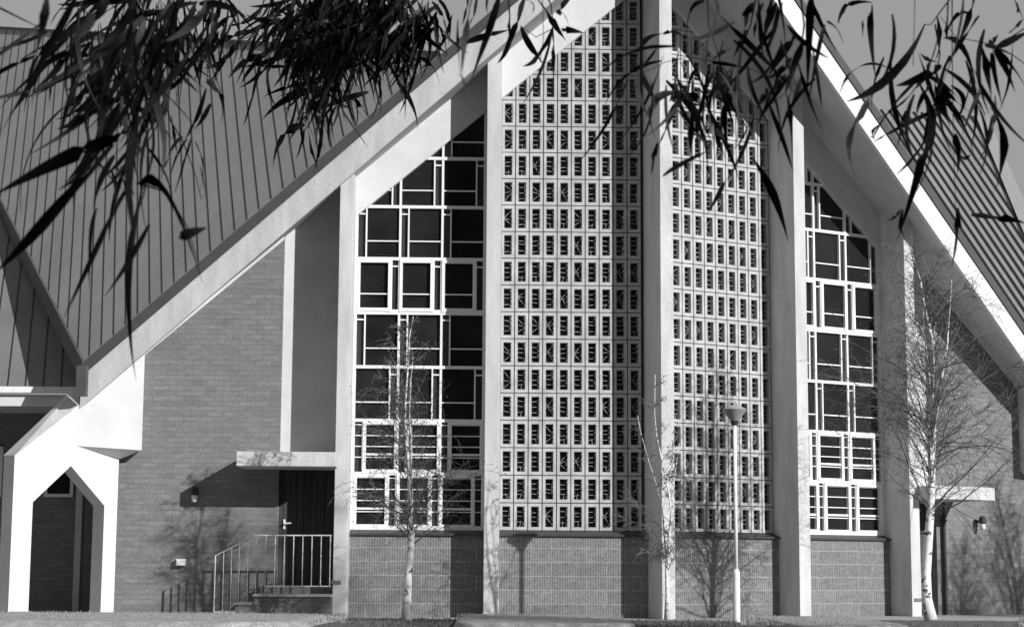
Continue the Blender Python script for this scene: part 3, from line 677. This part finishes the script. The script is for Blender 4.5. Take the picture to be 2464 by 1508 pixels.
gum('densest blackest mass of small gum leaves at the top centre left', centre, 5.6,
    [([(860,-60),(850,20),(820,110),(790,200),(760,270),(738,310)],5.6,.004),([(960,-60),(990,20),(1010,110),(1010,140)],5.6,.003),([(720,-60),(700,30),(650,120),(628,135)],5.6,.003),([(830,130),(850,200),(830,260)],5.6,.002)], 3,
    fill=((850,10,85,45,210,90,175,9,14,5.7,-.2),(770,90,60,55,125,80,165,8,14,5.7,-.25),(890,80,70,45,120,80,160,8,13,5.7,-.15),(985,20,40,35,60,80,150,8,12,5.7,-.35),(690,20,40,35,40,80,150,7,11,5.7,-.3),(780,215,35,30,26,70,130,7,11,5.6,-.2)), ref_uv=(860,-60))
middle = [(1225,-5,1228,50,1224,110,13,'d'),(1265,-5,1243,65,1215,125,17,'d'),(1235,65,1222,117,1197,153,15,'d'),(1122,103,1175,85,1225,73,11,'d'),(1292,-5,1332,47,1362,100,17,'d'),(1253,65,1288,123,1328,183,14,'d'),(1332,65,1300,133,1258,160,12,'d'),
 (1332,70,1334,133,1331,200,14,'d'),(1328,87,1305,167,1258,250,9,'d'),(1352,72,1378,73,1405,80,10,'d'),(1338,30,1360,38,1368,67,9,'d'),(1375,-8,1352,18,1342,35,10,'d'),(1130,-5,1122,30,1112,62,10,'d'),(1176,-5,1172,20,1178,42,9,'d'),
 (1103,50,1104,110,1107,185,10,'d',2.2),(1124,45,1114,115,1110,180,16,'b',2.2),(1108,178,1122,220,1149,268,16,'b',2.2),(1202,-10,1172,90,1133,195,18,'m',2.2),(1150,-5,1145,25,1130,60,12,'d'),(1268,0,1285,12,1281,30,8,'d')]
gum('sparse gum sprig with crossing leaves before the white beam and screen top', middle, 3.6,
    [([(1290,-60),(1325,10),(1333,68)],3.6,.002),([(1150,-60),(1130,20),(1118,110)],2.2,.0015),([(1305,0),(1308,90),(1300,150)],3.6,.0008),([(1333,68),(1290,90),(1255,65)],3.6,.001)], 4, ref_uv=(1290,-60))
rc = [(1526,163,1553,100,1596,82,10,'d'),(1596,82,1636,80,1652,118,9,'d'),(1531,178,1537,233,1567,292,13,'b'),(1543,181,1567,215,1581,257,13,'d'),(1622,222,1562,262,1590,360,17,'b'),(1631,248,1610,298,1588,347,17,'d'),(1584,344,1575,385,1567,423,13,'d'),
 (1619,242,1640,280,1654,306,15,'b'),(1715,-3,1724,40,1703,95,16,'b'),(1703,85,1696,150,1702,205,12,'b'),(1695,3,1660,35,1655,140,9,'d'),(1666,225,1667,321,1660,440,16,'d'),(1765,193,1722,220,1720,275,14,'b'),(1717,280,1732,336,1748,388,15,'d'),
 (1750,205,1745,292,1758,388,17,'d'),(1780,122,1779,240,1841,380,14,'b'),(1826,0,1834,90,1840,165,11,'d'),(1870,8,1851,60,1836,117,15,'d'),(1873,18,1864,73,1838,131,13,'d'),(1914,90,1885,128,1847,187,18,'d'),(1934,99,1910,170,1888,222,19,'d'),
 (1955,-5,1950,70,1943,220,21,'d'),(1891,220,1905,277,1906,385,13,'d'),(1853,250,1882,321,1908,412,19,'d'),(1813,380,1862,462,1897,582,20,'d'),(1596,425,1643,394,1701,365,13,'m'),(1815,275,1797,350,1745,440,13,'d'),(1815,10,1800,40,1792,70,22,'d'),
 (1640,225,1622,232,1612,245,12,'d'),(1655,230,1690,240,1715,275,13,'d'),(1680,215,1700,230,1712,262,12,'d'),(1800,75,1785,100,1765,140,14,'d'),(1760,120,1735,128,1718,145,12,'b'),(1905,140,1880,170,1845,190,13,'d'),(1850,215,1838,235,1820,260,14,'d'),(1745,440,1730,470,1700,520,12,'d'),
 (1680,165,1662,190,1655,230,9,'m'),(1720,310,1735,330,1748,342,11,'b'),(1668,322,1690,338,1708,355,10,'b'),(1580,120,1556,150,1530,175,6,'m'),(1890,180,1865,215,1835,250,12,'m'),(1800,160,1812,220,1850,300,10,'m'),(1930,180,1915,230,1900,262,9,'m'),(1860,-5,1855,20,1838,60,14,'d'),(1838,10,1822,50,1815,90,12,'d'),(1955,110,1972,190,1978,262,16,'d'),(1985,60,1968,130,1945,250,9,'m')]
gum('gum branch with curling pale and black leaves before the right screen', rc, 2.7,
    [([(1830,-60),(1806,60),(1783,122),(1780,180),(1770,195)],2.7,.0016),([(1700,-60),(1705,60),(1735,150),(1760,196)],2.7,.0012),([(1920,-60),(1935,60),(1925,140),(1890,225),(1850,255)],2.7,.002),([(1700,100),(1650,140),(1600,150),(1540,180)],2.7,.0009),([(1640,150),(1655,200),(1640,228),(1620,240)],2.7,.001)], 5, fill=((1700,190,75,70,14,120,240,7,12,2.8,.1),(1860,80,55,60,11,120,240,8,14,2.8,-.2),(1640,200,40,40,6,100,190,7,11,2.8,-.3),(1760,120,90,70,12,170,290,8,13,2.6,-.05)), ref_uv=(1830,-60))
rt = [(2017,57,2045,12,2100,7,11,'d'),(2098,13,2095,80,2107,190,15,'m'),(2076,48,2077,70,2075,90,7,'d'),(1990,53,2013,67,2030,107,9,'d'),(2047,177,2032,200,2020,227,8,'m'),(2047,177,2090,155,2135,163,7,'m'),(2227,57,2150,180,2037,245,19,'m'),(2203,200,2140,270,2100,335,13,'d'),
 (2090,245,2042,330,2057,424,20,'b'),(2266,160,2210,190,2155,207,16,'d'),(2213,200,2240,310,2158,420,20,'d'),(2243,320,2215,410,2160,578,21,'d'),(2253,207,2277,260,2287,317,20,'d'),(2256,40,2264,100,2250,145,11,'d'),(2270,93,2315,115,2348,203,15,'m'),(2257,207,2297,240,2330,268,14,'d'),
 (2363,110,2382,175,2385,262,20,'d'),(2385,258,2420,350,2387,477,18,'d'),(2387,127,2400,187,2413,263,13,'d'),(2390,120,2420,160,2443,223,13,'d'),(2393,120,2437,160,2472,217,15,'d'),(2370,110,2420,122,2475,162,15,'d'),(2400,113,2440,95,2478,75,13,'d'),(2347,-5,2330,50,2307,100,16,'d'),(2283,-5,2281,60,2276,97,13,'d'),
 (2440,-5,2455,28,2466,55,11,'d'),(2460,50,2440,72,2426,80,7,'m'),(2390,280,2384,317,2368,347,15,'d'),(2297,323,2308,367,2303,417,16,'d'),(2337,517,2410,522,2470,538,15,'d'),(2307,500,2306,560,2290,642,17,'d'),(2173,505,2172,553,2185,590,13,'d'),(2166,505,2150,525,2135,530,6,'m'),
 (2240,150,2225,185,2200,215,14,'d'),(2250,170,2262,215,2240,265,13,'d'),(2215,130,2235,145,2260,150,10,'m'),(2180,270,2170,310,2160,355,12,'d'),(2330,30,2300,40,2275,90,9,'d'),(2380,105,2392,98,2402,84,12,'d'),(2290,205,2320,240,2300,290,10,'d'),(2240,205,2215,245,2205,285,11,'d'),(2105,335,2100,320,2115,300,9,'d'),(2250,260,2245,330,2238,400,9,'m'),(2310,375,2325,380,2335,372,9,'d')]
gum('gum branch with drooping dark leaves against the sky at the right', rt, 2.9,
    [([(2291,-60),(2291,120),(2294,330),(2300,520)],2.9,.0012),([(2203,-60),(2200,60),(2197,160)],2.9,.0007),([(2330,-60),(2262,30),(2240,60),(2225,60)],2.9,.0016),([(2250,60),(2262,130),(2250,200),(2243,320)],2.9,.0016),([(2480,60),(2400,110),(2300,90),(2262,40)],2.9,.0012),([(2300,190),(2360,220),(2390,260)],2.9,.0006)], 6, fill=((2250,180,60,70,11,120,240,7,13,3.0,-.1),(2380,120,40,60,6,120,220,7,12,3.0,.25),(2240,120,70,60,8,170,290,8,13,2.8,-.05)), ref_uv=(2291,-60))
